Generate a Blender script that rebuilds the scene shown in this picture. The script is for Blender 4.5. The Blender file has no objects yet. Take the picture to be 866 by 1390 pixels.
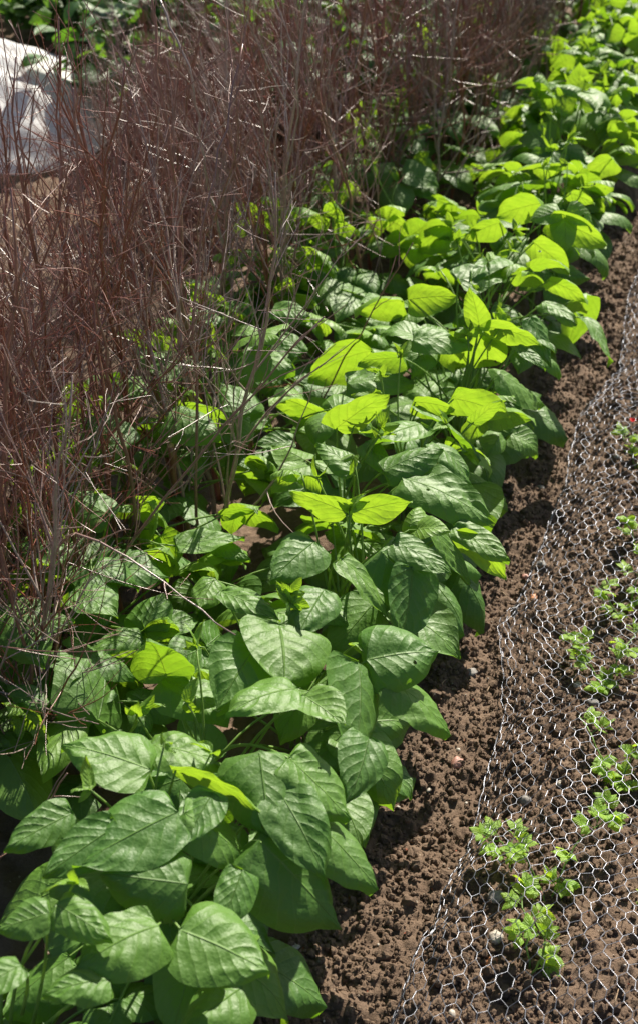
import bpy, math, random
import numpy as np
from mathutils import Vector, Matrix
R = math.radians
rng = np.random.default_rng(7)
random.seed(7)
S = bpy.context.scene
COL = S.collection

# ------------------------------------------------------------------ camera, sky, sun, exposure
CAM = np.array([0.0, 0.0, 1.55]); PITCH = R(35.0); F = 1805.0; CX, CY = 433.0, 650.0
cam = bpy.data.cameras.new("camera"); camo = bpy.data.objects.new("camera", cam); COL.objects.link(camo)
camo.location = CAM; camo.rotation_euler = (R(90) - PITCH, 0, 0)
cam.sensor_fit = 'VERTICAL'; cam.sensor_height = 36; cam.lens = F / 1390 * 36
cam.shift_y = -45 / 1390; cam.clip_start = 0.05; cam.clip_end = 300
cam.dof.use_dof = True; cam.dof.focus_distance = 1.95; cam.dof.aperture_fstop = 6.3
S.camera = camo
SUN_EL, SUN_AZ = R(41), R(24)          # azimuth clockwise from +Y (away from the camera, to the right)
SD = np.array([math.sin(SUN_AZ) * math.cos(SUN_EL), math.cos(SUN_AZ) * math.cos(SUN_EL), math.sin(SUN_EL)])
W = bpy.data.worlds.new("World"); S.world = W; W.use_nodes = True
nt = W.node_tree; bg = nt.nodes["Background"]; sky = nt.nodes.new("ShaderNodeTexSky")
sky.sky_type = 'NISHITA'; sky.sun_disc = False; sky.sun_elevation = SUN_EL; sky.sun_rotation = SUN_AZ
sky.air_density = 1.0; sky.dust_density = 1.5
nt.links.new(sky.outputs[0], bg.inputs[0]); bg.inputs[1].default_value = 0.05
sl = bpy.data.lights.new("sun", 'SUN'); so = bpy.data.objects.new("sun", sl); COL.objects.link(so)
sl.energy = 5.0; sl.angle = R(0.53); sl.color = (1.0, 0.925, 0.79)
so.rotation_euler = Vector(SD).to_track_quat('Z', 'Y').to_euler()
S.view_settings.view_transform = 'Standard'; S.view_settings.look = 'None'
S.view_settings.gamma = 1; S.view_settings.exposure = 1.12; S.view_settings.use_curve_mapping = False
S.render.engine = 'CYCLES'
S.cycles.use_denoising = True; S.cycles.max_bounces = 6; S.cycles.diffuse_bounces = 3
S.cycles.glossy_bounces = 2; S.cycles.transmission_bounces = 4; S.cycles.sample_clamp_indirect = 4

# ------------------------------------------------------------------ helpers
CP, SP = math.cos(PITCH), math.sin(PITCH)
def ray(px, py):
    a, v = (px - CX) / F, (py - CY) / F
    return np.array([a, CP - v * SP, -SP - v * CP])
def at(px, py, z=0.0):
    d = ray(px, py); return CAM + d * ((z - CAM[2]) / d[2])
def nrm(v):
    v = np.asarray(v, float); return v / (np.linalg.norm(v) + 1e-12)
def _h(ix, iy, seed):
    n = (ix.astype(np.int64) * 374761393 + iy.astype(np.int64) * 668265263 + seed * 974634777) & 0x7fffffff
    n = ((n ^ (n >> 13)) * 1274126177) & 0x7fffffff
    return ((n ^ (n >> 16)) & 0xffff) / 65535.0
def vnoise(x, y, s, seed=0):
    x, y = np.asarray(x, float) / s, np.asarray(y, float) / s
    ix, iy = np.floor(x), np.floor(y); fx, fy = x - ix, y - iy
    fx, fy = fx * fx * (3 - 2 * fx), fy * fy * (3 - 2 * fy)
    a, b = _h(ix, iy, seed), _h(ix + 1, iy, seed); c, d = _h(ix, iy + 1, seed), _h(ix + 1, iy + 1, seed)
    return (a * (1 - fx) + b * fx) * (1 - fy) + (c * (1 - fx) + d * fx) * fy - .5

class MB:
    """collects vertices, faces, uvs and a tint per vertex; builds ONE mesh object"""
    def __init__(s): s.v, s.f, s.uv, s.t, s.n = [], [], [], [], 0
    def add(s, v, f, uv=None, tint=(0.5, 0.5)):
        v = np.asarray(v, float); f = np.asarray(f, int)
        s.v.append(v); s.f.append(f + s.n); s.n += len(v)
        s.uv.append(np.zeros((len(v), 2)) if uv is None else uv)
        s.t.append(np.tile([tint[0], tint[1], 0, 1], (len(v), 1)))
    def mesh(s, name, mat, smooth=True):
        me = bpy.data.meshes.new(name)
        V = np.concatenate(s.v); UV = np.concatenate(s.uv); T = np.concatenate(s.t)
        idx, tot = [], []
        for f in s.f: idx.append(f.ravel()); tot.append(np.full(len(f), f.shape[1]))
        idx = np.concatenate(idx); tot = np.concatenate(tot)
        me.vertices.add(len(V)); me.vertices.foreach_set("co", V.ravel())
        me.loops.add(len(idx)); me.loops.foreach_set("vertex_index", idx)
        me.polygons.add(len(tot)); st = np.concatenate([[0], np.cumsum(tot)[:-1]])
        me.polygons.foreach_set("loop_start", st); me.polygons.foreach_set("loop_total", tot)
        me.update(calc_edges=True)
        me.polygons.foreach_set("use_smooth", np.full(len(tot), smooth))
        ul = me.uv_layers.new(name="UVMap"); ul.data.foreach_set("uv", UV[idx].ravel())
        ca = me.color_attributes.new("tint", 'FLOAT_COLOR', 'POINT'); ca.data.foreach_set("color", T.ravel())
        me.materials.append(mat); me.validate(); return me
    def build(s, name, mat, parent=None, loc=(0, 0, 0), smooth=True):
        o = bpy.data.objects.new(name, s.mesh(name, mat, smooth)); COL.objects.link(o)
        o.location = loc
        if parent: o.parent = parent
        return o
def tag(o, label=None, cat=None, group=None, kind=None):
    if label: o["label"] = label
    if cat: o["category"] = cat
    if group: o["group"] = group
    if kind: o["kind"] = kind
    return o
def empty(name, loc, label, cat, group=None):
    o = bpy.data.objects.new(name, None); COL.objects.link(o); o.location = loc; o.empty_display_size = .05
    return tag(o, label, cat, group)
def tube(mb, P, r, sides=5, tint=(.5, .5), cap=True):
    P = np.asarray(P, float); n = len(P); r = np.broadcast_to(np.asarray(r, float), (n,))
    T = np.gradient(P, axis=0); T /= np.linalg.norm(T, axis=1)[:, None] + 1e-12
    m = nrm(P[-1] - P[0]); ref = np.array([0., 0., 1.]) if abs(m[2]) < .8 else np.array([1., 0.2, 0.])
    A = np.cross(T, ref); A /= np.linalg.norm(A, axis=1)[:, None] + 1e-12; B = np.cross(T, A)
    ang = np.linspace(0, 2 * np.pi, sides, endpoint=False)
    V = P[:, None, :] + r[:, None, None] * (np.cos(ang)[None, :, None] * A[:, None, :] + np.sin(ang)[None, :, None] * B[:, None, :])
    V = V.reshape(-1, 3); i = np.arange(n - 1)[:, None] * sides; j = np.arange(sides)[None, :]; k = (j + 1) % sides
    Fq = np.stack([i + j, i + k, i + sides + k, i + sides + j], -1).reshape(-1, 4)
    L = np.linspace(0, 1, n); uv = np.stack([np.tile(ang / 6.283, n), np.repeat(L, sides)], -1)
    if cap:
        V = np.vstack([V, P[0] - T[0] * r[0] * .3, P[-1] + T[-1] * r[-1] * .3]); uv = np.vstack([uv, [[0, 0], [0, 1]]])
        a, b = len(V) - 2, len(V) - 1; q = np.arange(sides); w = (q + 1) % sides; e = (n - 1) * sides
        C1 = np.stack([w, q, np.full(sides, a), np.full(sides, a)], -1)[:, :3]
        C2 = np.stack([e + q, e + w, np.full(sides, b)], -1)
        mb.add(V, Fq, uv, tint); mb.f.append(np.vstack([C1, C2]) + mb.n - len(V))
    else: mb.add(V, Fq, uv, tint)
def curve3(a, b, c, n=8):
    t = np.linspace(0, 1, n)[:, None]; a, b, c = map(np.asarray, (a, b, c))
    return a * (1 - t) ** 2 + 2 * b * t * (1 - t) + c * t ** 2

# ------------------------------------------------------------------ materials
def newmat(name):
    m = bpy.data.materials.new(name); m.use_nodes = True; t = m.node_tree
    for n in list(t.nodes): t.nodes.remove(n)
    return m, t, t.nodes, t.links
class G:
    """tiny node-graph writer"""
    def __init__(s, t): s.t = t
    def n(s, typ, **kw):
        x = s.t.nodes.new(typ)
        for k, v in kw.items(): setattr(x, k, v)
        return x
    def link(s, a, b): s.t.links.new(a, b)
    def math(s, op, a, b=None, c=None, clamp=False):
        x = s.n("ShaderNodeMath", operation=op, use_clamp=clamp)
        for i, q in enumerate((a, b, c)):
            if q is None: continue
            if isinstance(q, (int, float)): x.inputs[i].default_value = q
            else: s.link(q, x.inputs[i])
        return x.outputs[0]
    def mix(s, f, a, b):
        x = s.n("ShaderNodeMix", data_type='RGBA')
        for i, q in ((0, f), (6, a), (7, b)):
            if isinstance(q, (int, float)): x.inputs[i].default_value = q
            elif isinstance(q, tuple): x.inputs[i].default_value = (*q, 1)
            else: s.link(q, x.inputs[i])
        return x.outputs[2]
    def noise(s, vec, scale, detail=4, rough=.55, w=None):
        x = s.n("ShaderNodeTexNoise"); x.inputs['Scale'].default_value = scale
        x.inputs['Detail'].default_value = detail; x.inputs['Roughness'].default_value = rough
        if vec is not None: s.link(vec, x.inputs['Vector'])
        return x.outputs[0]
    def ramp(s, f, lo, hi):
        x = s.n("ShaderNodeMapRange"); s.link(f, x.inputs[0]); x.inputs[1].default_value = lo; x.inputs[2].default_value = hi
        return x.outputs[0]
def leaf_material(name, top_old, top_young, tr_old, tr_young, vein=(.22, .36, .09), trans=.40, rough=.53, veins=6.5):
    m, t, N, L = newmat(name); g = G(t)
    uv = g.n("ShaderNodeUVMap").outputs[0]; sx = g.n("ShaderNodeSeparateXYZ"); g.link(uv, sx.inputs[0])
    tc = g.n("ShaderNodeTexCoord").outputs['Object']
    at_ = g.n("ShaderNodeVertexColor", layer_name="tint"); sc = g.n("ShaderNodeSeparateColor"); g.link(at_.outputs[0], sc.inputs[0])
    rnd, age = sc.outputs[0], sc.outputs[1]
    u = g.math('ABSOLUTE', g.math('SUBTRACT', sx.outputs[0], .5)); v = sx.outputs[1]
    wob = g.math('MULTIPLY', g.math('SUBTRACT', g.noise(tc, 22, 2), .5), .16)
    ph = g.math('ADD', g.math('MULTIPLY', g.math('SUBTRACT', v, g.math('MULTIPLY', u, .75)), veins), g.math('MULTIPLY', wob, 5))
    fr = g.math('ABSOLUTE', g.math('SUBTRACT', g.math('FRACT', ph), .5))
    hum = g.math('SUBTRACT', 1.0, g.math('POWER', g.math('SUBTRACT', 1.0, g.math('MULTIPLY', fr, 2)), 3.0))
    lat = g.math('SUBTRACT', 1.0, g.math('MULTIPLY', fr, 16), clamp=True)
    mid = g.math('SUBTRACT', 1.0, g.math('MULTIPLY', u, 55), clamp=True)
    lat = g.math('MULTIPLY', lat, .75)
    vm = g.math('MAXIMUM', lat, mid)
    vor = g.n("ShaderNodeTexVoronoi", feature='DISTANCE_TO_EDGE'); g.link(tc, vor.inputs['Vector']); vor.inputs['Scale'].default_value = 210
    net = g.math('MULTIPLY', g.ramp(vor.outputs[0], .0, .35), 1.0)
    big = g.noise(tc, 35, 3)
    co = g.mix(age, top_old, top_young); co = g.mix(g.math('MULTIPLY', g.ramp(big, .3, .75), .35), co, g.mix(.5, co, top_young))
    co = g.mix(g.math('MULTIPLY', rnd, .3), co, g.mix(.55, co, (.10, .15, .035)))
    spn = g.ramp(g.noise(tc, 150, 2), .74, .80)
    co = g.mix(g.math('MULTIPLY', spn, .35), co, (.16, .12, .04))
    cv = g.mix(g.math('MULTIPLY', vm, .38), co, vein)
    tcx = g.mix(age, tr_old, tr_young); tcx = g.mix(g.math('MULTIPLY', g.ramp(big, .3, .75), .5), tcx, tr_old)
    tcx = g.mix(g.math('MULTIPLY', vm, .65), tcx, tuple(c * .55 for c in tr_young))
    bulge = g.math('MULTIPLY', g.math('POWER', g.math('SUBTRACT', .5, g.math('ABSOLUTE', g.math('SUBTRACT', fr, .25))), 1.0), .0)
    h = g.math('ADD', g.math('MULTIPLY', hum, .42), g.math('MULTIPLY', net, .10))
    h = g.math('ADD', h, g.math('MULTIPLY', g.noise(tc, 60, 2), 1.6)); h = g.math('SUBTRACT', h, g.math('MULTIPLY', mid, 1.0))
    bp = g.n("ShaderNodeBump"); bp.inputs['Strength'].default_value = .65; bp.inputs['Distance'].default_value = .0024; g.link(h, bp.inputs['Height'])
    pr = g.n("ShaderNodeBsdfPrincipled"); g.link(cv, pr.inputs['Base Color']); g.link(bp.outputs[0], pr.inputs['Normal'])
    pr.inputs['Specular IOR Level'].default_value = .66
    g.link(g.math('ADD', g.math('MULTIPLY', big, .22), rough - .1), pr.inputs['Roughness'])
    tr = g.n("ShaderNodeBsdfTranslucent"); g.link(tcx, tr.inputs[0]); g.link(bp.outputs[0], tr.inputs[1])
    mx = g.n("ShaderNodeMixShader"); mx.inputs[0].default_value = trans
    g.link(pr.outputs[0], mx.inputs[1]); g.link(tr.outputs[0], mx.inputs[2])
    vh = g.n("ShaderNodeTexVoronoi"); g.link(tc, vh.inputs['Vector']); vh.inputs['Scale'].default_value = 48
    sh_ = g.n("ShaderNodeSeparateColor"); g.link(vh.outputs['Color'], sh_.inputs[0])
    hd = g.math('ADD', vh.outputs['Distance'], g.math('MULTIPLY', g.math('SUBTRACT', g.noise(tc, 260, 2), .5), .16))
    hole = g.math('MULTIPLY', g.math('LESS_THAN', hd, .15), g.math('GREATER_THAN', sh_.outputs[0], .955))
    tp = g.n("ShaderNodeBsdfTransparent"); m2 = g.n("ShaderNodeMixShader"); g.link(hole, m2.inputs[0]); g.link(mx.outputs[0], m2.inputs[1]); g.link(tp.outputs[0], m2.inputs[2])
    out = g.n("ShaderNodeOutputMaterial"); g.link((m2 if name == 'bean_leaf' else mx).outputs[0], out.inputs[0]); return m
def simple_mat(name, c1, c2, scale=30, rough=.7, bump=.3, dist=.003, spec=.5, metal=0.0, trans=0.0, trc=None, tintmix=0.0, tintcol=(1, 1, 1)):
    m, t, N, L = newmat(name); g = G(t); tc = g.n("ShaderNodeTexCoord").outputs['Object']
    nz = g.noise(tc, scale, 5); co = g.mix(g.ramp(nz, .3, .7), c1, c2)
    if tintmix:
        at_ = g.n("ShaderNodeVertexColor", layer_name="tint"); sc = g.n("ShaderNodeSeparateColor"); g.link(at_.outputs[0], sc.inputs[0])
        co = g.mix(g.math('MULTIPLY', sc.outputs[0], tintmix), co, tintcol)
    bp = g.n("ShaderNodeBump"); bp.inputs['Strength'].default_value = bump; bp.inputs['Distance'].default_value = dist
    g.link(g.noise(tc, scale * 3, 4), bp.inputs['Height'])
    pr = g.n("ShaderNodeBsdfPrincipled"); g.link(co, pr.inputs['Base Color']); g.link(bp.outputs[0], pr.inputs['Normal'])
    pr.inputs['Roughness'].default_value = rough; pr.inputs['Specular IOR Level'].default_value = spec; pr.inputs['Metallic'].default_value = metal
    out = g.n("ShaderNodeOutputMaterial"); sh = pr.outputs[0]
    if trans:
        tr = g.n("ShaderNodeBsdfTranslucent"); tr.inputs[0].default_value = (*(trc or c2), 1); g.link(bp.outputs[0], tr.inputs[1])
        mx = g.n("ShaderNodeMixShader"); mx.inputs[0].default_value = trans; g.link(sh, mx.inputs[1]); g.link(tr.outputs[0], mx.inputs[2]); sh = mx.outputs[0]
    g.link(sh, out.inputs[0]); return m
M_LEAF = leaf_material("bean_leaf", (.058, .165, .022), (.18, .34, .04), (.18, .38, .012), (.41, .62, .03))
M_STEM = simple_mat("bean_stem", (.14, .26, .05), (.22, .36, .08), 40, .5, .2, trans=.3, trc=(.35, .5, .08))
M_SEED = leaf_material("seedling_leaf", (.15, .31, .03), (.28, .47, .05), (.5, .78, .03), (.7, .92, .06), trans=.45, rough=.5, veins=6)
M_POT = leaf_material("potato_leaf", (.03, .085, .025), (.06, .14, .03), (.1, .25, .015), (.22, .42, .02), trans=.4, rough=.45)
M_NET = simple_mat("galvanised_wire", (.15, .16, .19), (.27, .28, .32), 200, .4, .1, .0004, metal=.85)
M_FLEECE = simple_mat("garden_fleece", (.78, .78, .78), (.84, .84, .85), 6, .8, .3, .01, trans=.4, trc=(.8, .8, .8))
M_RED = simple_mat("red_petal", (.55, .01, .01), (.7, .02, .02), 60, .5, trans=.3, trc=(.8, .02, .02))
M_BRICKY = simple_mat("red_stone", (.24, .10, .075), (.44, .25, .20), 60, .55, .6, .002)
M_ORANGE = simple_mat("orange_stone", (.42, .16, .07), (.50, .28, .16), 60, .5, .5, .002)
M_GREYS = simple_mat("grey_stone", (.14, .13, .12), (.24, .22, .20), 70, .7, .6, .002)
M_PALE = simple_mat("pale_stone", (.26, .23, .19), (.42, .38, .33), 70, .65, .5, .002)
def bark_material():
    m, t, N, L = newmat("birch_twig_bark"); g = G(t); tc = g.n("ShaderNodeTexCoord").outputs['Object']
    at_ = g.n("ShaderNodeVertexColor", layer_name="tint"); sc = g.n("ShaderNodeSeparateColor"); g.link(at_.outputs[0], sc.inputs[0])
    co = g.mix(sc.outputs[0], (.19, .050, .029), (.38, .32, .29))
    co = g.mix(g.math('MULTIPLY', g.ramp(g.noise(tc, 60, 4), .35, .7), .5), co, (.075, .032, .024))
    sp = g.ramp(g.noise(tc, 420, 2), .68, .74); co = g.mix(g.math('MULTIPLY', sp, .5), co, (.30, .24, .2))
    bp = g.n("ShaderNodeBump"); bp.inputs['Strength'].default_value = .4; bp.inputs['Distance'].default_value = .0006; g.link(g.noise(tc, 300, 3), bp.inputs['Height'])
    pr = g.n("ShaderNodeBsdfPrincipled"); g.link(co, pr.inputs['Base Color']); g.link(bp.outputs[0], pr.inputs['Normal'])
    pr.inputs['Roughness'].default_value = .33; pr.inputs['Specular IOR Level'].default_value = .9
    out = g.n("ShaderNodeOutputMaterial"); g.link(pr.outputs[0], out.inputs[0]); return m
M_BARK = bark_material()
M_CUT = simple_mat("cut_wood", (.45, .33, .2), (.55, .42, .27), 80, .7)
def soil_material():
    m, t, N, L = newmat("garden_soil"); g = G(t); tc = g.n("ShaderNodeTexCoord").outputs['Object']
    a = g.noise(tc, 9, 6, .65); b = g.noise(tc, 160, 5, .7)
    co = g.mix(g.ramp(a, .32, .68), (.095, .061, .041), (.180, .122, .084))
    co = g.mix(g.math('MULTIPLY', g.ramp(b, .35, .7), .55), co, (.205, .145, .104))
    vr = g.n("ShaderNodeTexVoronoi"); g.link(tc, vr.inputs['Vector']); vr.inputs['Scale'].default_value = 95
    sp = g.math('LESS_THAN', vr.outputs['Distance'], .17)
    s2 = g.n("ShaderNodeSeparateColor"); g.link(vr.outputs['Color'], s2.inputs[0])
    co = g.mix(g.math('MULTIPLY', sp, g.math('MULTIPLY', g.math('GREATER_THAN', s2.outputs[0], .88), .8)), co, (.36, .30, .24))
    co = g.mix(g.math('MULTIPLY', sp, g.math('MULTIPLY', g.math('LESS_THAN', s2.outputs[0], .05), .8)), co, (.30, .09, .05))
    h = g.math('ADD', g.math('MULTIPLY', b, .8), g.math('MULTIPLY', g.noise(tc, 480, 4, .7), .45))
    bp = g.n("ShaderNodeBump"); bp.inputs['Strength'].default_value = .9; bp.inputs['Distance'].default_value = .006; g.link(h, bp.inputs['Height'])
    pr = g.n("ShaderNodeBsdfPrincipled"); g.link(co, pr.inputs['Base Color']); g.link(bp.outputs[0], pr.inputs['Normal'])
    pr.inputs['Roughness'].default_value = .9; pr.inputs['Specular IOR Level'].default_value = .25
    out = g.n("ShaderNodeOutputMaterial"); g.link(pr.outputs[0], out.inputs[0]); return m
M_SOIL = soil_material()

# ------------------------------------------------------------------ layout of the rows
SL = .35; CA = 1 / math.hypot(1, SL); DIR = np.array([SL * CA, CA, 0]); PER = np.array([CA, -SL * CA, 0])
def xa(Y): return .05 + SL * (Y - 1.53)
def lat(x, Y): return (x - xa(Y)) * CA           # signed distance from the sunlit bean row, + is the soil side
def rowpt(u, Y0):                                # point at lateral offset u of the row point at Y0
    return np.array([xa(Y0), Y0, 0]) + PER * u
def gz(x, Y):
    x = np.asarray(x, float); Y = np.asarray(Y, float)
    u = lat(x, Y)
    return (.030 * vnoise(x, Y, .35, 3) + .016 * vnoise(x, Y, .12, 5)
            + .02 * np.exp(-(u / .16) ** 2) + .025 / (1 + np.exp(-(u - .42) * 22)) - .01)
def sh(Y): return .13 * min(1, max(0, (1.12 - Y) / .3))
def canopy(x, Y):
    u = lat(x, Y) + sh(Y)
    a = .38 * (1 - (abs(u) / .32) ** 2.8) if abs(u) < .32 else 0
    if u > 0: a = .38 * (1 - (u / .265) ** 2.6) if u < .265 else 0
    b = .35 * (1 - (abs(u + .48) / .31) ** 2.4) if abs(u + .48) < .31 else 0
    return max(a, b, .24 if -.45 < u < 0 else .05)
def surf(px, py):
    d = ray(px, py); t = .9
    while t < 8:
        p = CAM + d * t
        if p[2] <= canopy(p[0], p[1]): return p
        t += .004
    return p

# ------------------------------------------------------------------ ground sheet
def axis(parts):
    out = []
    for a, b, s in parts: out.append(np.arange(a, b, s))
    return np.concatenate(out + [[parts[-1][1]]])
gx = axis([(-60, -6, 6), (-6, -1.6, .15), (-1.6, -.25, .012), (-.25, 1.25, .0035), (1.25, 2.4, .04), (2.4, 6, .4), (6, 60, 6)])
gy = axis([(-20, -2, 3), (-2, .4, .15), (.4, .7, .02), (.7, 2.2, .0038), (2.2, 3.6, .0065), (3.6, 6.5, .02), (6.5, 12, .4), (12, 150, 8)])
X, Y = np.meshgrid(gx, gy); Z = gz(X, Y)
near = (1 / (1 + np.exp(-(X + 1.6) * 8))) * (Y < 6); far_ = (X < -.25) | (Y > 3.4)
Z += near * (.010 * vnoise(X, Y, .035, 9) + .007 * vnoise(X, Y, .016, 10) + .005 * vnoise(X, Y, .008, 11))
bump = np.zeros_like(Z)
for k in range(9500):
    y0 = .7 + (3.3 - .7) * rng.random() ** 1.2; u0 = rng.uniform(-.1, .9); c = rowpt(u0, y0); r = min(.003 + rng.exponential(.0022), .012)
    i0, i1 = np.searchsorted(gx, [c[0] - r, c[0] + r]); j0, j1 = np.searchsorted(gy, [c[1] - r, c[1] + r])
    if i1 <= i0 or j1 <= j0: continue
    dd = 1 - ((X[j0:j1, i0:i1] - c[0]) ** 2 + (Y[j0:j1, i0:i1] - c[1]) ** 2) / r ** 2
    q = bump[j0:j1, i0:i1]; np.maximum(q, np.sqrt(np.clip(dd, 0, 1)) * r * .85, out=q)
Z += far_ * near * (.022 * vnoise(X, Y, .06, 14) + .02 * vnoise(X, Y, .03, 15))
Z += bump * (.75 + 1.1 * vnoise(X, Y, .007, 12)) + near * .004 * vnoise(X, Y, .0045, 13)
def gh(x, y): return float(Z[min(len(gy) - 1, np.searchsorted(gy, y)), min(len(gx) - 1, np.searchsorted(gx, x))])
mb = MB(); nx, ny = len(gx), len(gy)
ii = (np.arange(ny - 1)[:, None] * nx + np.arange(nx - 1)[None, :]).ravel()
mb.add(np.stack([X.ravel(), Y.ravel(), Z.ravel()], -1), np.stack([ii, ii + 1, ii + nx + 1, ii + nx], -1))
tag(mb.build("soil", M_SOIL), kind='structure')
ico_v = nrm_v = None
def ico(sub):
    import bmesh
    bm = bmesh.new(); bmesh.ops.create_icosphere(bm, subdivisions=sub, radius=1)
    v = np.array([q.co[:] for q in bm.verts]); f = np.array([[q.index for q in p.verts] for p in bm.faces]); bm.free(); return v, f
IC1, IC2, IC3 = ico(1), ico(2), ico(3)
mb = MB()
def crumbs(n, u0, u1, r0, rs, rm, IC):
    y0 = .72 + 2.9 * rng.random(n) ** 1.3; u = rng.uniform(u0, u1, n); cx = xa(y0) + PER[0] * u; cy = y0 + PER[1] * u
    r = np.minimum(r0 + rng.exponential(rs, n), rm); V, Fc = IC
    cz = Z[np.clip(np.searchsorted(gy, cy), 0, len(gy) - 1), np.clip(np.searchsorted(gx, cx), 0, len(gx) - 1)] + r * .3
    v = V[None] * (1 + rng.normal(0, .18, (n, len(V), 1))) * r[:, None, None] * rng.uniform(.7, 1.25, (n, 1, 3)) + np.stack([cx, cy, cz], -1)[:, None]
    mb.add(v.reshape(-1, 3), (Fc[None] + np.arange(n)[:, None, None] * len(V)).reshape(-1, 3))
crumbs(30000, .05, .40, .0012, .0013, .006, IC1); crumbs(26000, .35, .95, .0012, .0013, .006, IC1); crumbs(2600, .05, .95, .004, .0016, .010, IC2)
tag(mb.build("soil_crumbs", M_SOIL, smooth=False), kind='stuff', label='fine brown crumbs of soil strewn over the bare bed', cat='soil')

# ------------------------------------------------------------------ leaves
def leaflet(mb, base, axis_, n, L, w=.8, fold=.12, arch=.08, tint=(.5, .5), res=(12, 10), asym=0.0, twist=0.0, curl=0.0, pucker=1.0):
    a = nrm(axis_); n = nrm(np.asarray(n) - a * np.dot(n, a)); b = np.cross(n, a)
    nv, nu = res; v = np.linspace(0, 1, nv + 1); s = np.linspace(-1, 1, nu + 1); Vv, Ss = np.meshgrid(v, s, indexing='ij')
    f = np.power(Vv + 1e-6, .43) * np.power(1 - Vv + 1e-6, .86); f /= .513
    f = f * (1 - .35 * np.exp(-((Vv - .93) / .07) ** 2)) / 1.10
    hw = w * L * .58 * np.clip(f, 0, 1.2)
    side = Ss * hw * (1 + asym * np.sign(Ss))
    seed = rng.uniform(0, 100)
    edge = 1 + .05 * np.sin(Vv * 9 + seed) * np.abs(Ss)
    side = side * edge
    y = Vv * L - .13 * L * np.abs(Ss) ** 1.5 * (1 - Vv) ** 3 * np.clip(Vv * 12, 0, 1)
    ph = (Vv - np.abs(Ss) * .5 * .75) * 6.5
    h = fold * np.abs(side) + arch * L * 4 * Vv * (1 - Vv) - curl * L * np.clip(Vv - .55, 0, 1) ** 2
    h += pucker * L * (.006 * np.cos((ph - .5 + .5) * 2 * np.pi) * np.clip(np.abs(Ss) * 3, 0, 1) * (1 - np.abs(Ss) ** 6) * -1)
    h += L * .12 * (vnoise(Vv * 3 + seed, Ss * 1.3 + seed, 1, 2)) * (np.abs(Ss) * .8 + .2) + L * .05 * vnoise(Vv * 7 + seed, Ss * 3, 1, 4) * np.abs(Ss)
    h += pucker * L * .028 * vnoise(Vv * 9 + seed, Ss * 5 + seed, 1, 6) * np.clip(np.abs(Ss) * 4, 0, 1)
    h -= .24 * L * np.abs(Ss) ** 3 * (rng.uniform(-.25, 1) * (Ss > 0) + rng.uniform(-.25, 1) * (Ss < 0)) * w
    ang = twist * Vv; sb = side * np.cos(ang) - h * np.sin(ang) * 0; hh = h + side * np.sin(ang)
    P = np.asarray(base) + y[..., None] * a + sb[..., None] * b + hh[..., None] * n
    P = P.reshape(-1, 3); W_ = nu + 1
    i = (np.arange(nv)[:, None] * W_ + np.arange(nu)[None, :]).ravel()
    Q = np.stack([i, i + 1, i + W_ + 1, i + W_], -1)
    P[:, 2] = np.maximum(P[:, 2], gz(P[:, 0], P[:, 1]) + .006)
    uv = np.stack([(Ss * .5 + .5).ravel(), Vv.ravel()], -1)
    mb.add(P, Q, uv, tint)
TYPES = dict(g=(.12, .95, .30), t=(.08, -.05, 1), r=(.62, -.10, .75), f=(.10, -.30, .95), l=(-.55, -.1, .8), h=(.45, -.55, .70))
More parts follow.
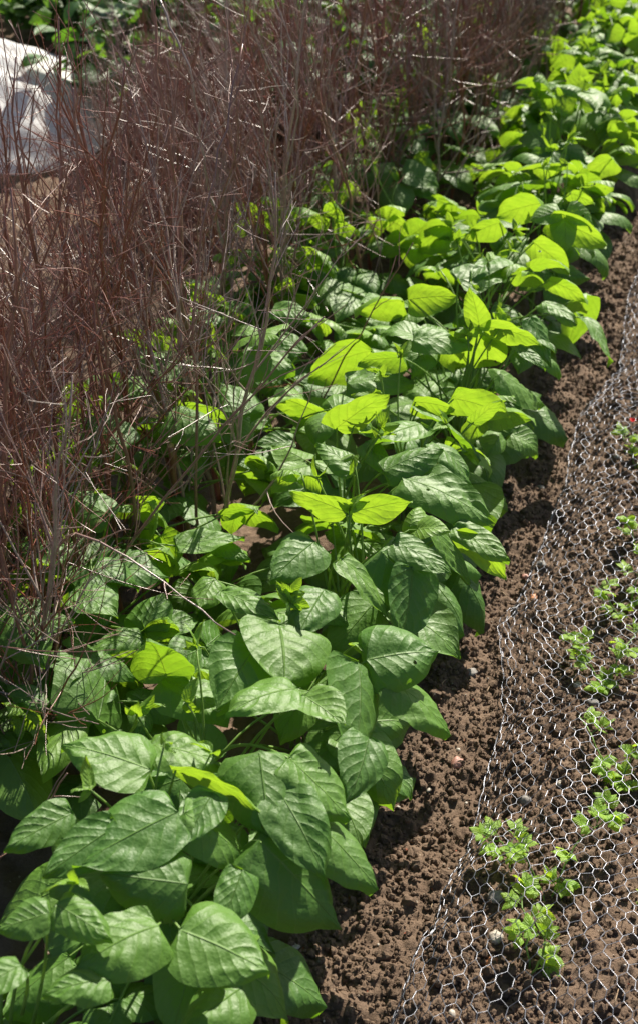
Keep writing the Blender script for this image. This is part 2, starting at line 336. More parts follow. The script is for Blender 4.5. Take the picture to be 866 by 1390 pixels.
# (base x, base y, tip x, tip y, width ratio, type, age) - large leaves read off the photograph, set on the canopy in 3D
HERO = """205 1045 86 1012 .85 t .35|235 1044 352 1100 .42 g .95|203 1012 300 1040 .8 t .5|242 1102 102 1178 .72 f .05|250 1104 346 1178 .62 r .4
352 1018 366 1132 .95 f .15|392 1028 474 1112 .78 r .4|352 1140 462 1260 .78 h .1|418 1112 511 1206 .72 r .2|243 1262 365 1318 .95 t .35
68 1240 -4 1262 .8 f .2|76 1228 152 1276 .62 t .35|256 1200 138 1186 .85 f .15|216 1256 104 1316 .8 t .4|100 1104 8 1152 .6 f .1
102 970 58 1052 .55 g .6|133 980 141 880 1.0 g .2|222 922 311 974 .85 t .4|378 848 386 934 1.2 f .4|486 898 480 1032 .8 h .1
497 896 593 884 1.05 f .1|523 922 609 998 .75 r .45|518 748 583 828 .9 h .05|462 758 525 834 .5 r .5|427 735 369 786 .8 f .1
300 803 380 845 .45 t .35|226 916 200 868 .8 g .4|268 908 311 922 .5 g .9|198 858 269 845 .75 t .3|196 857 222 805 1.1 f .25
194 863 114 890 .55 t .3|232 745 167 772 .5 g .8|240 742 331 730 .55 t .4|292 785 270 828 .8 f .5|348 878 296 962 .95 f .25
404 934 309 968 .72 t .45|412 945 468 985 .8 t .45|533 735 611 778 .55 f .2|474 696 558 681 .6 g .95|473 697 394 666 .6 g .95
545 648 668 712 .55 t .35|614 716 690 762 .5 t .4|616 719 686 783 .42 g .9|576 704 635 792 .38 r .4|547 408 481 421 .95 g 1
553 407 619 402 .72 g 1|650 446 618 500 .85 g 1|657 443 733 467 .66 g 1|650 443 637 388 .5 g 1|677 508 738 550 .6 r .4
560 545 616 556 .9 g .9|612 541 691 566 .72 g .85|566 552 650 624 .45 r .3|505 476 420 512 .62 g .8|550 486 487 492 .55 g .7
436 562 366 540 .65 g .95|455 582 527 536 .5 g .95|570 575 509 602 .85 t .35|495 600 527 642 .6 f .4|742 380 797 408 .6 g .95
735 410 782 440 .5 t .3|796 398 770 472 .5 g .6|790 430 829 492 .65 r .3|720 430 747 497 .55 h .05|737 276 674 294 .85 g .95
745 296 822 331 .6 g 1|722 328 772 370 .6 g 1|832 214 792 240 1.0 g 1|772 262 806 276 .7 g .9|680 302 628 325 .8 g .95
612 302 570 336 .9 g .8|92 592 57 572 .4 g .9|262 398 310 412 .6 g .8|240 470 162 452 .5 g .6|640 575 680 545 .5 g .8
585 600 640 660 .6 r .2|600 650 672 735 .6 h .05|480 640 430 600 .6 t .3|400 600 345 605 .6 f .15|520 640 600 610 .6 f .2
440 800 405 860 .8 f .1|560 770 545 870 .8 h .05|300 700 345 690 .5 g .5|290 740 340 760 .5 f .4|700 470 740 500 .5 f .1
560 460 640 470 .6 t .3|470 520 560 520 .6 t .3|620 380 690 370 .7 f .2|680 350 640 380 .6 t .3|500 1000 470 1090 .7 h .0
380 1075 440 1190 .7 f .05|290 1075 250 1150 .7 f .05|160 1120 60 1190 .6 f .05|330 1180 300 1260 .7 f .1
150 1330 60 1350 .7 t .3|330 1340 250 1400 .8 t .3|400 1345 470 1400 .1 f .2|30 1310 -40 1350 .7 f .2|760 560 700 600 .1 f .1
10 820 60 900 .8 f .2|90 760 20 740 .8 f .2|100 800 160 840 .8 t .2|60 700 10 690 .7 g .3|150 700 90 670 .8 f .2
170 610 110 570 .9 f .1|230 560 300 590 .9 f .15|260 500 190 480 .9 t .2|330 480 400 500 .8 t .25|340 560 300 520 .8 f .1
350 290 320 272 .8 g .9|415 215 450 235 .7 g .6|370 420 420 430 .7 f .3|300 440 260 420 .7 t .2|410 480 380 450 .7 f .2
60 960 10 930 .6 f .1|150 930 90 960 .7 f .1|40 850 100 840 .6 t .2""".replace("\n", "|").split("|")
PA = [0.62 + .185 * k for k in range(30)]; PB = [1.22 + .19 * k for k in range(22)]
plants = []
for i, y0 in enumerate(PA): plants.append(dict(row='A', i=i, base=rowpt(rng.normal(-.03, .02) - sh(y0), y0 + rng.normal(0, .015)), lv=MB(), st=MB()))
for i, y0 in enumerate(PB): plants.append(dict(row='B', i=i, base=rowpt(-.46 + rng.normal(0, .03), y0 + rng.normal(0, .02)), lv=MB(), st=MB()))
for p in plants: p['base'][2] = float(gz(p['base'][0], p['base'][1]))
PBASE = np.array([p['base'] for p in plants])
ROWA = [p for p in plants if p['row'] == 'A']
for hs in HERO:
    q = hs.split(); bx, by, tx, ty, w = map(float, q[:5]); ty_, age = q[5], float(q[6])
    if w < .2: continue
    B = surf(bx, by); n = nrm(np.array(TYPES[ty_]) + rng.normal(0, .10, 3))
    d = ray(tx, ty); den = np.dot(d, n); t = np.dot(B - CAM, n) / den if abs(den) > .08 else -1
    T = CAM + d * t; L = np.linalg.norm(T - B)
    Lmax = .175
    if t <= 0 or L > Lmax or T[2] < .02:
        tb = np.dot(B - CAM, nrm(ray(bx, by))); T = CAM + nrm(d) * tb * 1.0
        T = surf(tx, ty) if np.linalg.norm(surf(tx, ty) - B) < Lmax else T; L = np.linalg.norm(T - B)
    ax = nrm(T - B)
    n = nrm(n - ax * np.dot(n, ax))
    k = int(np.argmin(np.linalg.norm(PBASE[:, :2] - B[:2], axis=1))); p = plants[k]
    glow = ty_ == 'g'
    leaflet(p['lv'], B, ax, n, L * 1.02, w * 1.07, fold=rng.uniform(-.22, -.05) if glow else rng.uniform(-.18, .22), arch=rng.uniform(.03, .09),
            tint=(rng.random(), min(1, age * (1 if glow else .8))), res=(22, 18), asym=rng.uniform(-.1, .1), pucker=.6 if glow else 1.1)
    node = p['base'] + np.array([0, 0, rng.uniform(.08, .22)]) + rng.normal(0, .012, 3)
    tube(p['st'], curve3(node, (node + B) / 2 + [0, 0, .03] - ax * .02, B + ax * .004, 8), np.linspace(.0024, .0014, 8), 6)

def trifoliate(p, J, out, nrml, size, age, res, hang=0.0):
    a = nrm(out - nrm(nrml) * np.dot(out, nrml)); n = nrm(nrml); b = np.cross(n, a); rc = rng.random()
    T0 = J + a * size * .22
    tube(p['st'], [J, T0], [.0013, .0011], 5, cap=False)
    leaflet(p['lv'], T0, a - n * (.1 + hang), n, size, rng.uniform(.8, .98), rng.uniform(-.45, .25), rng.uniform(.04, .1), (rc, age), res, curl=rng.uniform(0, 1.1))
    for s in (-1, 1):
        ax = nrm(a * rng.uniform(-.1, .5) + b * s - n * rng.uniform(0, .45)); nn = nrm(n + b * s * rng.uniform(0, .5))
        leaflet(p['lv'], J + ax * .006, ax, nn, size * .92, rng.uniform(.76, .95), rng.uniform(-.45, .25), rng.uniform(.04, .1), (rc, age), res, asym=.12 * s, curl=rng.uniform(0, 1.1))
for p in plants:
    b = p['base']; y0 = b[1]; A = p['row'] == 'A'; far = y0 > 2.75
    herozone = A and y0 < 2.75
    res = (12, 10) if y0 < 2.2 else (9, 8) if y0 < 3.4 else (6, 6)
    top = b + np.array([rng.normal(0, .015), rng.normal(0, .015), .24])
    tube(p['st'], curve3(b - [0, 0, .02], (b + top) / 2 + rng.normal(0, .012, 3), top, 7), np.linspace(.0045, .0026, 7), 7)
    vig = rng.uniform(.84, 1.1)
    nl = 8 if herozone else 14
    for k in range(nl):
        az = k * 2.4 + rng.uniform(-.5, .5); rad = rng.uniform(.05, .28) if not herozone else rng.uniform(.06, .25)
        out = np.array([math.cos(az), math.sin(az), 0]); J = b + out * rad
        lj = lat(J[0], J[1]) + sh(J[1])
        if A and lj > .07: J = J - PER * (lj - .07) * .85
        cz = canopy(J[0], J[1]); f = rng.uniform(.42, .72) if herozone else rng.uniform(.62, 1.06)
        if herozone and y0 > 1.35 and k < 2: f = rng.uniform(.9, 1.02)
        J[2] = b[2] + max(.05, cz * f * vig - .02)
        if A and y0 > 3 and lj < -.12: J = J - PER * (lj + .12) * .6
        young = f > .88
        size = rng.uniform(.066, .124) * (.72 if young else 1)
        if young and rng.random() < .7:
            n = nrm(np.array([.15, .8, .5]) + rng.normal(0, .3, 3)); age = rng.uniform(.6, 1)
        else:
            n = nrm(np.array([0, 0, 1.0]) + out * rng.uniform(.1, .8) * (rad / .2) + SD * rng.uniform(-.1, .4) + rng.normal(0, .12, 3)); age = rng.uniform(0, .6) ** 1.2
        node = b + np.array([0, 0, rng.uniform(.04, .2)])
        tube(p['st'], curve3(node, (node + J) / 2 + [0, 0, .05], J, 7), np.linspace(.0024, .0015, 7), 5)
        trifoliate(p, J, out + rng.normal(0, .2, 3) - [0, 0, .3], n, size, age, res)
    for k in range(3 if A else 2):         # young shoots with small folded leaflets
        az = rng.uniform(0, 6.28); rad = rng.uniform(.0, .13); J = b + np.array([math.cos(az) * rad, math.sin(az) * rad, 0])
        J[2] = b[2] + canopy(J[0], J[1]) * rng.uniform(.95, 1.1)
        tube(p['st'], curve3(top, (top + J) / 2 + rng.normal(0, .015, 3), J, 6), np.linspace(.0022, .0012, 6), 5)
        for q in range(rng.integers(3, 6)):
            ax = nrm(rng.normal(0, 1, 3) + [0, 0, .5]); leaflet(p['lv'], J, ax, rng.normal(0, 1, 3), rng.uniform(.018, .04), .5, .5, .05, (.5, rng.uniform(.7, 1)), (6, 6))
ORD = ["first", "second", "third", "fourth", "fifth", "sixth", "seventh", "eighth", "ninth", "tenth", "eleventh", "twelfth", "thirteenth", "fourteenth", "fifteenth", "sixteenth",
       "seventeenth", "eighteenth", "nineteenth", "twentieth", "twenty-first", "twenty-second", "twenty-third", "twenty-fourth", "twenty-fifth", "twenty-sixth", "twenty-seventh", "twenty-eighth", "twenty-ninth", "thirtieth"]
for p in plants:
    A = p['row'] == 'A'; o_ = ORD[p['i']]
    lab = (f"{o_} bushy bean plant from the near end of the sunlit row beside bare soil" if A
           else f"{o_} bean plant from the near end of the shaded row among the brushwood sticks")
    root = empty("bean_plant", tuple(p['base']), lab, "bean plant", "bean plants in the sunlit row" if A else "bean plants in the row among the sticks")
    for key, nm, mt in (('lv', 'foliage', M_LEAF), ('st', 'stems', M_STEM)):
        p[key].build(nm, mt, root, loc=tuple(-p['base']))

# ------------------------------------------------------------------ brushwood pea sticks
def stick_mesh(H, nside, seed, dens=1.0, grey=.3, rbase=.0046):
    r_ = np.random.default_rng(seed); main, side = MB(), MB()
    n = 15; t = np.linspace(0, 1, n); P = np.zeros((n, 3)); P[:, 2] = t * H - .04
    wob = np.cumsum(r_.normal(0, .008, (n, 2)), axis=0) + np.outer(t ** 2, r_.normal(0, .07, 2)); P[:, :2] = wob - wob[0]
    rad = rbase * (1 - t) ** .8 + .0010; rad *= 1 + .15 * (np.arange(n) % 2)
    tube(main, P, rad, 6, (grey, .5))
    def br(P0, d, L, r0, depth, tint):
        m = max(4, int(L / .035)); pts = [P0]; dd = nrm(d); step = L / m
        for q in range(m):
            dd = nrm(dd + r_.normal(0, .065, 3) + np.array([0, 0, .03])); pts.append(pts[-1] + dd * step)
        pts = np.array(pts); rr = np.linspace(r0, .00055, m + 1)
        tube(side, pts, rr, 4 if depth < 2 else 3, (tint, .5), cap=False)
        if depth < 2:
            for q in range(1, m):
                if r_.random() < .46 * dens:
                    e = nrm(dd + r_.normal(0, .55, 3)); br(pts[q], e, L * (1 - q / m) * r_.uniform(.35, .75) + .03, rr[q] * .7, depth + 1, tint)
        else:
            pass
    for k in range(nside):
        s = .16 + .8 * (k + r_.random()) / nside; i = min(n - 2, int(s * (n - 1))); P0 = P[i] + (P[i + 1] - P[i]) * (s * (n - 1) - i)
        az = k * 2.4 + r_.uniform(-.6, .6); tilt = R(r_.uniform(12, 36)); d = np.array([math.cos(az) * math.sin(tilt), math.sin(az) * math.sin(tilt), math.cos(tilt)])
        L = (H * .45 * (1 - s) + .12) * r_.uniform(.6, 1.3); br(P0, d, L, max(.0012, rad[i] * .6), 0, np.clip(grey + r_.normal(0, .15), 0, 1))
    return main.mesh("stem", M_BARK), side.mesh("side_twigs", M_BARK)
VAR = [stick_mesh(H=random.uniform(.85, 1.15), nside=random.randint(11, 16), seed=100 + k, grey=(.04, .2, .3, .08, .7, .12)[k % 6]) for k in range(18)]
first = {}
def place_stick(pos, rz, lean, scale, var, label, group, name="pea_stick"):
    z = float(gz(pos[0], pos[1])); root = empty(name, (pos[0], pos[1], z), label, "pea stick", group)
    ax = Vector((lean[0], lean[1], 1)).normalized(); q = Vector((0, 0, 1)).rotation_difference(ax) @ Matrix.Rotation(rz, 3, 'Z').to_quaternion()
    root.rotation_mode = 'QUATERNION'; root.rotation_quaternion = q; root.scale = (scale,) * 3
    for nm, me in zip(("stem", "side_twigs"), VAR[var] if isinstance(var, int) else var):
        c = bpy.data.objects.new(nm, me); COL.objects.link(c); c.parent = root
    return root
def proj(p):
    q = np.asarray(p, float) - CAM; z = q[1] * CP - q[2] * SP; return CX + F * q[0] / z, CY + F * (-q[2] * CP - q[1] * SP) / z
def veils(p, h):            # the brush is thin in front of the fleece
    a, b = proj([p[0], p[1], h]); return a < 150 and b < 250 and rng.random() < .9
G3 = "short brushwood pea sticks at the left"
G1, G2 = "brushwood pea sticks among the shaded beans", "brushwood pea sticks in the back line"
cnt = 0
for k in range(100):
    y0 = 1.08 + 4.3 * (k + rng.random()) / 100; p = rowpt(-.49 + .15 * min(1, max(0, y0 - 2.8)) + rng.normal(0, .07), y0)
    if y0 < 2.5 and rng.random() < .5: continue
    place_stick(p, rng.uniform(0, 6.28), (rng.normal(-.05, .09), rng.normal(.02, .12)), rng.uniform(.8, 1.1), int(rng.integers(0, 18)),
                "thin reddish brown twiggy stick standing among the shaded bean leaves", G1)
for k in range(165):
    y0 = 1.55 + 3.7 * (k + rng.random()) / 165; p = rowpt(-.98 + rng.normal(0, .16), y0)
    if veils(p, .7): continue
    place_stick(p, rng.uniform(0, 6.28), (rng.normal(-.12, .10), rng.normal(.02, .12)), rng.uniform(.5, .8) * (.8 if 2.8 < y0 < 4.3 and lat(p[0], p[1]) < -.93 else 1) if y0 < 4.3 else rng.uniform(.7, .95), int(rng.integers(0, 18)),
                "dense reddish brown twiggy stick in the brushwood line behind the beans", G2)

for k in range(105):
    y0 = rng.uniform(2.1, 3.35); p = rowpt(rng.uniform(-1.6, -.85), y0)
    if veils(p, .5): continue
    place_stick(p, rng.uniform(0, 6.28), (rng.normal(-.1, .14), rng.normal(.0, .14)), rng.uniform(.42, .66), int(rng.integers(0, 18)),
                "short brown twiggy stick in the dense thicket at the left edge", G3)
for k in range(4):
    y0 = rng.uniform(1.6, 2.5); p = rowpt(rng.uniform(-.44, -.28), y0)
    place_stick(p, rng.uniform(0, 6.28), (rng.normal(-.06, .09), rng.normal(.0, .1)), rng.uniform(.6, .9), int(rng.integers(0, 18)),
                "thin reddish brown twiggy stick standing among the shaded bean leaves", G1)
for k in range(22):
    p = at(rng.uniform(-50, 75), rng.uniform(820, 1130), 0)
    place_stick(p, rng.uniform(0, 6.28), (rng.normal(-.02, .1), rng.normal(.06, .1)), rng.uniform(.6, .95), int(rng.integers(0, 18)),
                "brown twiggy stick at the left edge nearest the foreground bean leaves", "brushwood pea sticks nearest the foreground")
def own_stick(path, r0, r1, label, nside=8, grey=.5, cut=False, group=None, slen=.16):
    pts = np.array([at(*q) for q in path]); base = pts[0].copy(); base[2] = min(base[2], float(gz(base[0], base[1])))
    if pts[0][2] < .06: pts[0][2] = base[2] - .02
    n = 5 * (len(pts) - 1) + 1; tt = np.linspace(0, len(pts) - 1, n); C = np.stack([np.interp(tt, np.arange(len(pts)), pts[:, k]) for k in range(3)], -1)
    for _ in range(3): C[1:-1] = (C[:-2] + C[1:-1] * 2 + C[2:]) / 4
    C[1:-1] += rng.normal(0, .0022, C[1:-1].shape)
    root = empty("pea_stick", tuple(base), label, "pea stick", group); m1_, m2_ = MB(), MB()
    rr = np.linspace(r0, r1, n) * (1 + .12 * (np.arange(n) % 3 == 0)); tube(m1_, C, rr, 8 if cut else 6, (grey, .5)); m1_.build("stem", M_BARK, root, loc=tuple(-base))
    if cut:
        c = MB(); d = nrm(C[-1] - C[-2]); tube(c, [C[-1], C[-1] + d * .0035], rr[-1] * .93, 8); c.build("cut_end", M_CUT, root, loc=tuple(-base))
    for k in range(nside):
        m2_ = MB(); i = rng.integers(3, n - 1); d = nrm(nrm(C[i] - C[i - 1]) + rng.normal(0, .5, 3)); L = slen * rng.uniform(.3, 1); q = [C[i]]
        for _ in range(6): d = nrm(d + rng.normal(0, .1, 3)); q.append(q[-1] + d * L / 6)
        tube(m2_, q, np.linspace(max(.001, rr[i] * .45), .0005, 7), 4, (grey, .5), cap=False); m2_.build("side_twig", M_BARK, root, loc=tuple(-base))
own_stick([(335, 520, 0), (310, 350, .35), (280, 240, .58), (272, 175, .68), (258, 90, .80), (218, 0, .9)], .003, .0018, "long pale grey stick rising clear of the dense reddish brushwood", grey=.9)
own_stick([(20, 930, .02), (230, 660, .4), (440, 430, .75)], .003, .001, "long straight stick leaning right across the shaded bean leaves", 10, .45)
own_stick([(40, 1000, 0), (52, 850, .27), (85, 706, .5), (200, 772, .47), (320, 862, .42)], .0022, .0009, "bent twig whose tip hangs out over the nearest sunlit bean leaves", 5, .5, slen=.07)
own_stick([(250, 762, 0), (241, 690, .15), (232, 605, .30)], .0075, .006, "thick cut brown stake standing upright among the shaded bean leaves", 2, .12, True, slen=.08)
own_stick([(350, 655, 0), (330, 553, .22)], .0075, .0065, "short thick stub with a pale cut top behind the bean leaves", 0, .2, True)
own_stick([(-10, 1175, .10), (38, 1130, .2), (92, 1050, .31)], .0024, .001, "low forked twig poking out over dark ground at the lower left edge", 5, .35, slen=.09)
own_stick([(125, 905, .04), (95, 700, .35), (50, 480, .65), (0, 350, .82)], .0035, .0014, "tall dark stick leaning out of the photo at the left edge", 12, .2)
own_stick([(205, 860, .04), (180, 650, .35), (140, 470, .6), (110, 300, .8), (100, 120, .98)], .0036, .0012, "tall slender brown stick rising from the shaded beans towards the white fleece", 14, .25)
own_stick([(272, 800, .03), (268, 600, .33), (262, 380, .6), (300, 200, .8), (330, 60, .93)], .003, .0012, "straight upright stick just left of the sunlit leaves with a tip curving right", 12, .3)
own_stick([(375, 640, .03), (470, 480, .30), (560, 330, .55)], .0022, .0008, "thin dark twig crossing in front of the glowing yellow green leaves", 5, .2, slen=.08)

# ------------------------------------------------------------------ chicken wire
def edge_u(s):      # lateral position of the wire's near edge, along the row coordinate s (metres of Y)
    return np.interp(s, [.5, 1.09, 1.35, 1.62, 1.80, 1.95, 2.2, 2.5, 2.7, 3.0, 4.5], [.205, .22, .235, .225, .175, .195, .20, .185, .235, .20, .20])
def net_pt(s, t):   # s: Y of the row point, t: metres across the wire from its folded edge
    t = np.asarray(t, float); s = np.asarray(s, float)
    fold = .004; under = t < fold
    tt = np.where(under, (fold - t) * .75 + .004, t - fold)
    u = edge_u(s) + tt * (.92 + .03 * np.sin(s * 9)) - .045 * (1 - np.exp(-tt / .08)) + .010 * vnoise(s, t * 0, .05, 21)
    hgt = .012 + .078 * (1 - np.exp(-tt / .07)) + .030 * vnoise(s, tt, .16, 22) * np.clip(tt * 12, 0, 1) + .014 * vnoise(s, tt, .06, 23) + .010 * vnoise(s, tt, .03, 29) * np.exp(-tt / .1)
    hgt = hgt + .013 * np.sin(tt * 2 * np.pi / .075 + 6 * vnoise(s, tt, .25, 27)) * np.exp(-tt / .16) * np.clip(tt * 40, 0, 1)
    hgt = hgt * (1 - .25 * np.clip((s - 2.6), 0, 1)); hgt = np.where(under, .010 + .004 * np.sin(s * 40), np.maximum(hgt, .012))
    ss = s + .02 * vnoise(s, tt, .2, 24)
    x = xa(ss) + PER[0] * u; y = ss + PER[1] * u
    return np.stack([x, y, gz(x, y) + .008 + hgt], -1)
a_ = .0252; tw = .0092; dg = .0094           # mesh width, twisted length, diagonal rise
NR = int(3.9 / (tw + dg)); NC = int(1.35 / a_)
E1, E2 = [], []
def node(r, c, top):   # hexagon row r, column c
    off = .5 * (r % 2); return (.55 + r * (tw + dg) + (tw if top else 0), (c + off) * a_)
for r in range(NR):
    for c in range(NC):
        E1.append((node(r, c, 0), node(r, c, 1)))
        o = r % 2
        for c2 in ((c - 1 + o), (c + o)):
            if 0 <= c2 < NC: E2.append((node(r, c, 1), node(r + 1, c2, 0)))
def wires(mb, E, rad, seg=1, tint=(.5, .5)):
    E = np.array(E); jx = .0017
    def jit(q): return q + np.stack([jx * 2 * vnoise(q[:, 0] * 1000, q[:, 1] * 1000, 7, 31), jx * 2 * vnoise(q[:, 0] * 1000, q[:, 1] * 1000, 7, 32)], -1)
    a, b = jit(E[:, 0]), jit(E[:, 1]); A = net_pt(a[:, 0], a[:, 1]); B = net_pt(b[:, 0], b[:, 1])
    D = B - A; Ln = np.linalg.norm(D, axis=1)[:, None]; D /= Ln; A = A - D * rad * .3; B = B + D * rad * .3
    U = np.cross(D, [0, 0, 1.0]); U /= np.linalg.norm(U, axis=1)[:, None] + 1e-9; V = np.cross(D, U)
    ang = np.arange(5) / 5 * 2 * np.pi; rg = rad * (np.cos(ang)[None, :, None] * U[:, None] + np.sin(ang)[None, :, None] * V[:, None])
    P = np.concatenate([A[:, None] + rg, B[:, None] + rg], 1).reshape(-1, 3); i = np.arange(len(E))[:, None] * 10; j = np.arange(5)[None]; k = (j + 1) % 5
    mb.add(P, np.stack([i + j, i + k, i + 5 + k, i + 5 + j], -1).reshape(-1, 4), None, tint)
mb = MB(); wires(mb, E2, .00044); m1 = MB(); wires(m1, E1, .00066)
root = empty("chicken_wire", tuple(net_pt(1.6, .4)), "galvanised hexagonal chicken wire laid over the seedling bed", "chicken wire")
L0 = np.array(root.location)
mb.build("mesh_wires", M_NET, root, loc=tuple(-L0)); m1.build("twisted_joints", M_NET, root, loc=tuple(-L0))
sv = MB(); ss = np.linspace(.55, 4.4, 420)
for tcon in (.0,): 
    P = net_pt(ss, ss * 0 + tcon); P[:, 0] += .0015 * np.sin(ss * 160 + tcon * 700); P[:, 2] += .0015 * np.cos(ss * 160 + tcon * 700)
    tube(sv, P, .0005, 5)

sv.build("edge_wire", M_NET, root, loc=tuple(-L0))

# ------------------------------------------------------------------ seedlings under the wire
def seedling(path, nleaf, label, flower=None, size=.020, z=.05):
    pts = [at(px, py, z) for px, py in path]; b0 = pts[0].copy(); b0[2] = float(gz(b0[0], b0[1]))
    root = empty("seedling", tuple(b0), label, "seedling", "pale green seedlings under the wire"); lv, st = MB(), MB()
    P = []
    for q in range(len(pts)):
        g0 = float(gz(pts[q][0], pts[q][1])); P.append(np.array([pts[q][0], pts[q][1], g0 + (.0 if q == 0 else .035 + .02 * rng.random())]))
    P = np.array(P); tt = np.linspace(0, len(P) - 1, 14); C = np.stack([np.interp(tt, np.arange(len(P)), P[:, k]) for k in range(3)], -1)
    C += rng.normal(0, .0012, C.shape); tube(st, C, np.linspace(.0016, .0009, 14), 5)
    for k in range(max(4, int(nleaf * .85))):
        f = rng.uniform(.5, 13); i = int(f); c = C[i] + (C[min(i + 1, 13)] - C[i]) * (f - i); az = rng.uniform(0, 6.28); L = rng.uniform(.012, .026)
        d = nrm([math.cos(az), math.sin(az), rng.uniform(.1, .7)]); tube(st, curve3(c, c + d * L * .6 + [0, 0, .004], c + d * L, 4), [.0008] * 4, 4, cap=False)
        for m in range(2):
            o = c + d * L * (.55 + .4 * m)
            for s in (-1, 1):
                ax = nrm(np.cross(d, [0, 0, 1]) * s + d * .5 + rng.normal(0, .15, 3)); leaflet(lv, o, ax, np.array([0, 0, 1]) + rng.normal(0, .4, 3), size * rng.uniform(.7, 1.2), .68, .15, .05, (rng.random(), rng.uniform(.3, 1)), (4, 4))
        leaflet(lv, c + d * L, d, np.array([0, 0, 1]) + rng.normal(0, .4, 3), size, .7, .1, .05, (.5, .9), (4, 4))
    lv.build("foliage", M_SEED, root, loc=tuple(-b0)); st.build("stem", M_STEM, root, loc=tuple(-b0))
    if flower:
        fl = MB(); c = at(*flower, .06)
        tube(st, [C[-1], c], .0008, 4)
        for k in range(6):
            az = k * 1.05; leaflet(fl, c, [math.cos(az), math.sin(az), .9], [-math.cos(az), -math.sin(az), .6], .011, .8, .2, .1, (.5, .5), (4, 4))
        fl.build("flower", M_RED, root, loc=tuple(-b0))
seedling([(700, 1152), (682, 1135), (662, 1128)], 7, "pale green seedling under the wire with a branch reaching the bare soil strip")
seedling([(745, 1195), (715, 1160), (690, 1140)], 7, "seedling in the middle of the nearest clump under the wire")
seedling([(752, 1190), (780, 1150), (830, 1112)], 13, "bushiest pale seedling of the nearest clump, stretching towards the right edge")
seedling([(722, 1290), (712, 1250), (705, 1215)], 8, "seedling with two upright shoots nearest the bottom of the photo")
seedling([(724, 1300), (740, 1285), (735, 1265)], 4, "smallest low seedling beside the lowest upright shoots")
seedling([(840, 1045), (808, 1000), (786, 965)], 10, "thin seedling shoot leaning left beneath the wire above the nearest clump")
seedling([(842, 1046), (860, 1020), (880, 1000)], 9, "seedling tuft half cut off by the right edge, above the nearest clump")
seedling([(822, 900), (795, 870), (765, 842)], 10, "seedling with a long leafy shoot pointing at the bean row")
seedling([(826, 902), (845, 875), (875, 840)], 11, "leafy seedling beside the one with the long left-pointing shoot")
seedling([(845, 802), (822, 790), (805, 785)], 6, "low seedling midway up the wire with drooping pale leaflets")
seedling([(860, 790), (868, 765), (880, 740)], 8, "upright feathery seedling midway up the right edge")
seedling([(868, 712), (855, 700), (845, 695)], 5, "small seedling at the right edge below the red flower")
seedling([(868, 600), (858, 588), (846, 580)], 6, "pale seedling with a small red flower near the right edge", flower=(858, 573))
seedling([(885, 1250), (895, 1220), (905, 1200)], 5, "seedling just beyond the right edge of the nearest clump")

# ------------------------------------------------------------------ stones
def stone(px, py, r, mat, label, sq=(1, .8, .6), z=.012):
    c = at(px, py, z); c[2] = gh(c[0], c[1]) + r * .3
    V, Fc = IC3; n = vnoise(V[:, 0] * 3 + px, V[:, 1] * 3 + V[:, 2] * 2 + py, 1.3, 41) * .5 + vnoise(V[:, 0] * 3 + V[:, 2] * 3, V[:, 1] * 3 + px, .5, 42) * .15
    v = V * (1 + n[:, None]) * r * np.array(sq); a = rng.uniform(0, 3.1); Rm = np.array([[math.cos(a), -math.sin(a), 0], [math.sin(a), math.cos(a), 0], [0, 0, 1]])
    mb = MB(); mb.add(v @ Rm.T, Fc); o = mb.build("stone", mat, loc=tuple(c)); tag(o, label, "stone", "stones on the soil")
stone(620, 1026, .0115, M_BRICKY, "reddish brown stone with a pale top, alone on the bare soil strip")
stone(582, 1062, .004, M_PALE, "tiny pale stone left of the lone reddish stone on bare soil")
stone(726, 797, .0095, M_ORANGE, "orange brown stone just inside the edge of the wire")
stone(714, 770, .007, M_BRICKY, "small pinkish red stone above the orange brown stone by the wire edge")
stone(736, 757, .009, M_GREYS, "dark grey stone beside the pinkish stone at the wire edge")
stone(700, 812, .006, M_GREYS, "small flat grey stone below the orange brown stone")
stone(640, 905, .011, M_GREYS, "soil-brown flat stone on the bare strip beside the lit bean leaf", (1, .8, .4))
stone(671, 1217, .013, M_GREYS, "rounded grey stone under the wire left of the lowest seedling shoots")
stone(728, 1208, .011, M_BRICKY, "brownish pink stone under the wire right of the lowest seedling shoots")
stone(673, 1268, .011, M_PALE, "pale buff stone under the wire near the bottom of the photo")
stone(668, 1300, .010, M_ORANGE, "light orange stone lowest of those under the wire")
stone(785, 920, .008, M_PALE, "pale stone under the wire below the long-shoot seedling")
stone(712, 1075, .010, M_GREYS, "grey brown stone under the wire above the nearest seedling clump")
stone(838, 608, .009, M_PALE, "pale stone under the wire just below the red flower")
stone(838, 760, .007, M_PALE, "pale stone under the wire midway up beside a feathery seedling")
stone(806, 945, .010, M_GREYS, "grey stone under the wire left of the thin leaning shoot")
stone(400, 1292, .007, M_PALE, "small white stone on bare soil beside the nearest bean leaves")
stone(735, 650, .008, M_GREYS, "grey stone on the bare soil beside the wire, far along the strip")
stone(760, 1060, .006, M_PALE, "small pale stone among crumbs under the middle of the wire")
mb = MB()
for k in range(300):
    y0 = .75 + 2.7 * rng.random() ** 1.2; c = rowpt(rng.uniform(.1, .9), y0); r = .0012 + rng.exponential(.0012); V, Fc = IC2
    v = V * (1 + rng.normal(0, .06, (len(V), 1))) * r * rng.uniform(.7, 1.2, 3); mb.add(v + [c[0], c[1], gh(c[0], c[1]) + .001], Fc)
tag(mb.build("grit", M_PALE), 'pale grit scattered over the soil', 'grit', kind='stuff')

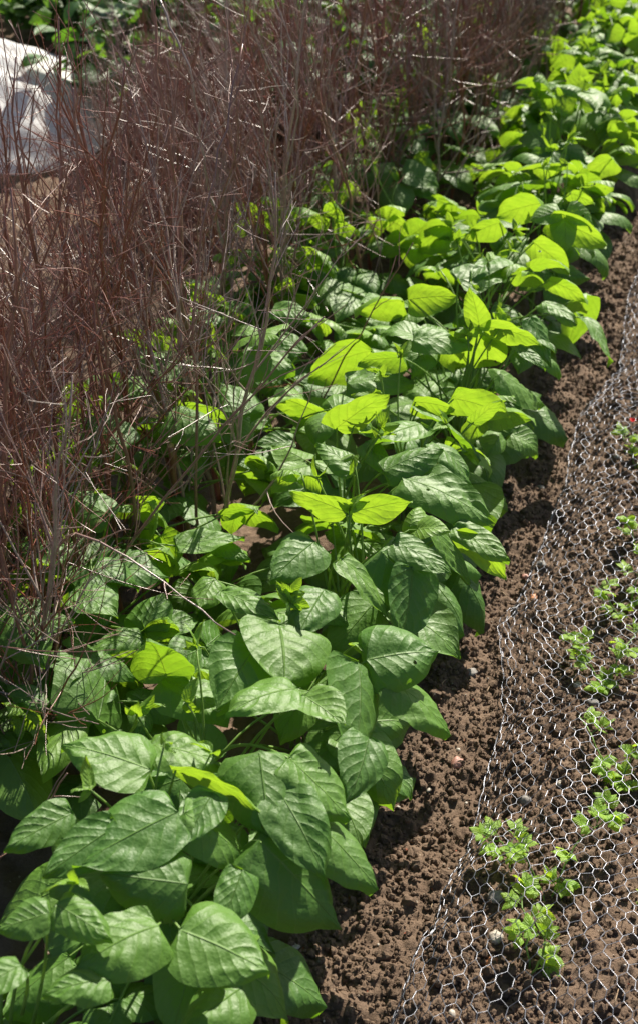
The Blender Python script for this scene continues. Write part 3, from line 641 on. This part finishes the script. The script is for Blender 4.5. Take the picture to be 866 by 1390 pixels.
mb = MB()
for k in range(260):
    y0 = .75 + 2.8 * rng.random() ** 1.2; c = rowpt(rng.uniform(.08, .95), y0); L = rng.uniform(.006, .028); a = rng.uniform(0, 6.28)
    d = np.array([math.cos(a), math.sin(a), rng.normal(0, .12)]) * L; c[2] = gh(c[0], c[1]) + .003
    tube(mb, curve3(c, c + d * .5 + [0, 0, .004], c + d, 4), [.0006, .0009, .0008, .0004], 4, (rng.random(), .5))
tag(mb.build("plant_debris", simple_mat("dead_straw", (.20, .12, .07), (.45, .34, .22), 50, .8)), 'dry straw and twig scraps scattered on the soil', 'debris', kind='stuff')

# ------------------------------------------------------------------ fleece tunnel
mb = MB(); nu_, nv_ = 90, 70; uu = np.linspace(0, 1, nu_); vv = np.linspace(0, 1, nv_); U_, V_ = np.meshgrid(uu, vv, indexing='ij')
th = np.pi * V_; wx = 1.0; hz = .31
cxl = -1.66 + .1 * U_; yb = 3.78 + U_ * .85
prof = np.sin(th) ** 1.15; endr = np.clip(np.sin(np.pi * U_), 0, 1) ** .5
xx = cxl - np.cos(th) * wx * (.75 + .25 * endr) ; zz = hz * prof * (.06 + .94 * endr)
zz += .03 * vnoise(xx, yb * .5, .08, 51) * endr + .02 * vnoise(xx * 2, yb, .11, 52)
zz += .012 * np.sin(U_ * 40 + 3 * np.sin(th * 3)) * np.sin(th)
P = np.stack([xx, yb + .04 * vnoise(xx, zz, .2, 53), np.maximum(zz, 0) + .012], -1).reshape(-1, 3)
ii = (np.arange(nu_ - 1)[:, None] * nv_ + np.arange(nv_ - 1)[None]).ravel(); mb.add(P, np.stack([ii, ii + 1, ii + nv_ + 1, ii + nv_], -1))
tag(mb.build("fleece_tunnel", M_FLEECE), "white garden fleece stretched over a low hump beyond the brushwood", "fleece cover")

# ------------------------------------------------------------------ leafy crop behind
pos = []
for r_i, yy in enumerate((4.2, 4.6, 5.0, 5.4, 5.9, 6.5)):
    for xk in range(8): pos.append((-2.7 + xk * .42 + rng.normal(0, .05), yy + rng.normal(0, .06), r_i, xk))
for x0, y0, ri, xk in pos:
    if y0 < 4.85 and x0 < -.62: continue
    b = np.array([x0, y0, float(gz(x0, y0))]); lv, st = MB(), MB()
    root = empty("potato_plant", tuple(b), f"dark leafy crop plant, {ORD[xk]} from the left in the {ORD[ri]} row beyond the fleece", "crop plant", "leafy crop plants beyond the fleece")
    for k in range(13):
        az = k * .97 + rng.uniform(-.2, .2); tip = b + [math.cos(az) * rng.uniform(.1, .27), math.sin(az) * .25, rng.uniform(.2, .4)]; C = curve3(b, (b + tip) / 2 + [0, 0, .08], tip, 6); tube(st, C, .004, 4)
        for q in range(2, 6):
            for m in range(4):
                ax = nrm(rng.normal(0, 1, 3) * [1, 1, .4]); leaflet(lv, C[q] + rng.normal(0, .03, 3), ax, np.array([0, 0, 1]) + rng.normal(0, .45, 3), rng.uniform(.07, .12), .7, .1, .08, (rng.random(), rng.uniform(0, .9)), (4, 4))
    lv.build("foliage", M_POT, root, loc=tuple(-b)); st.build("stems", M_STEM, root, loc=tuple(-b))
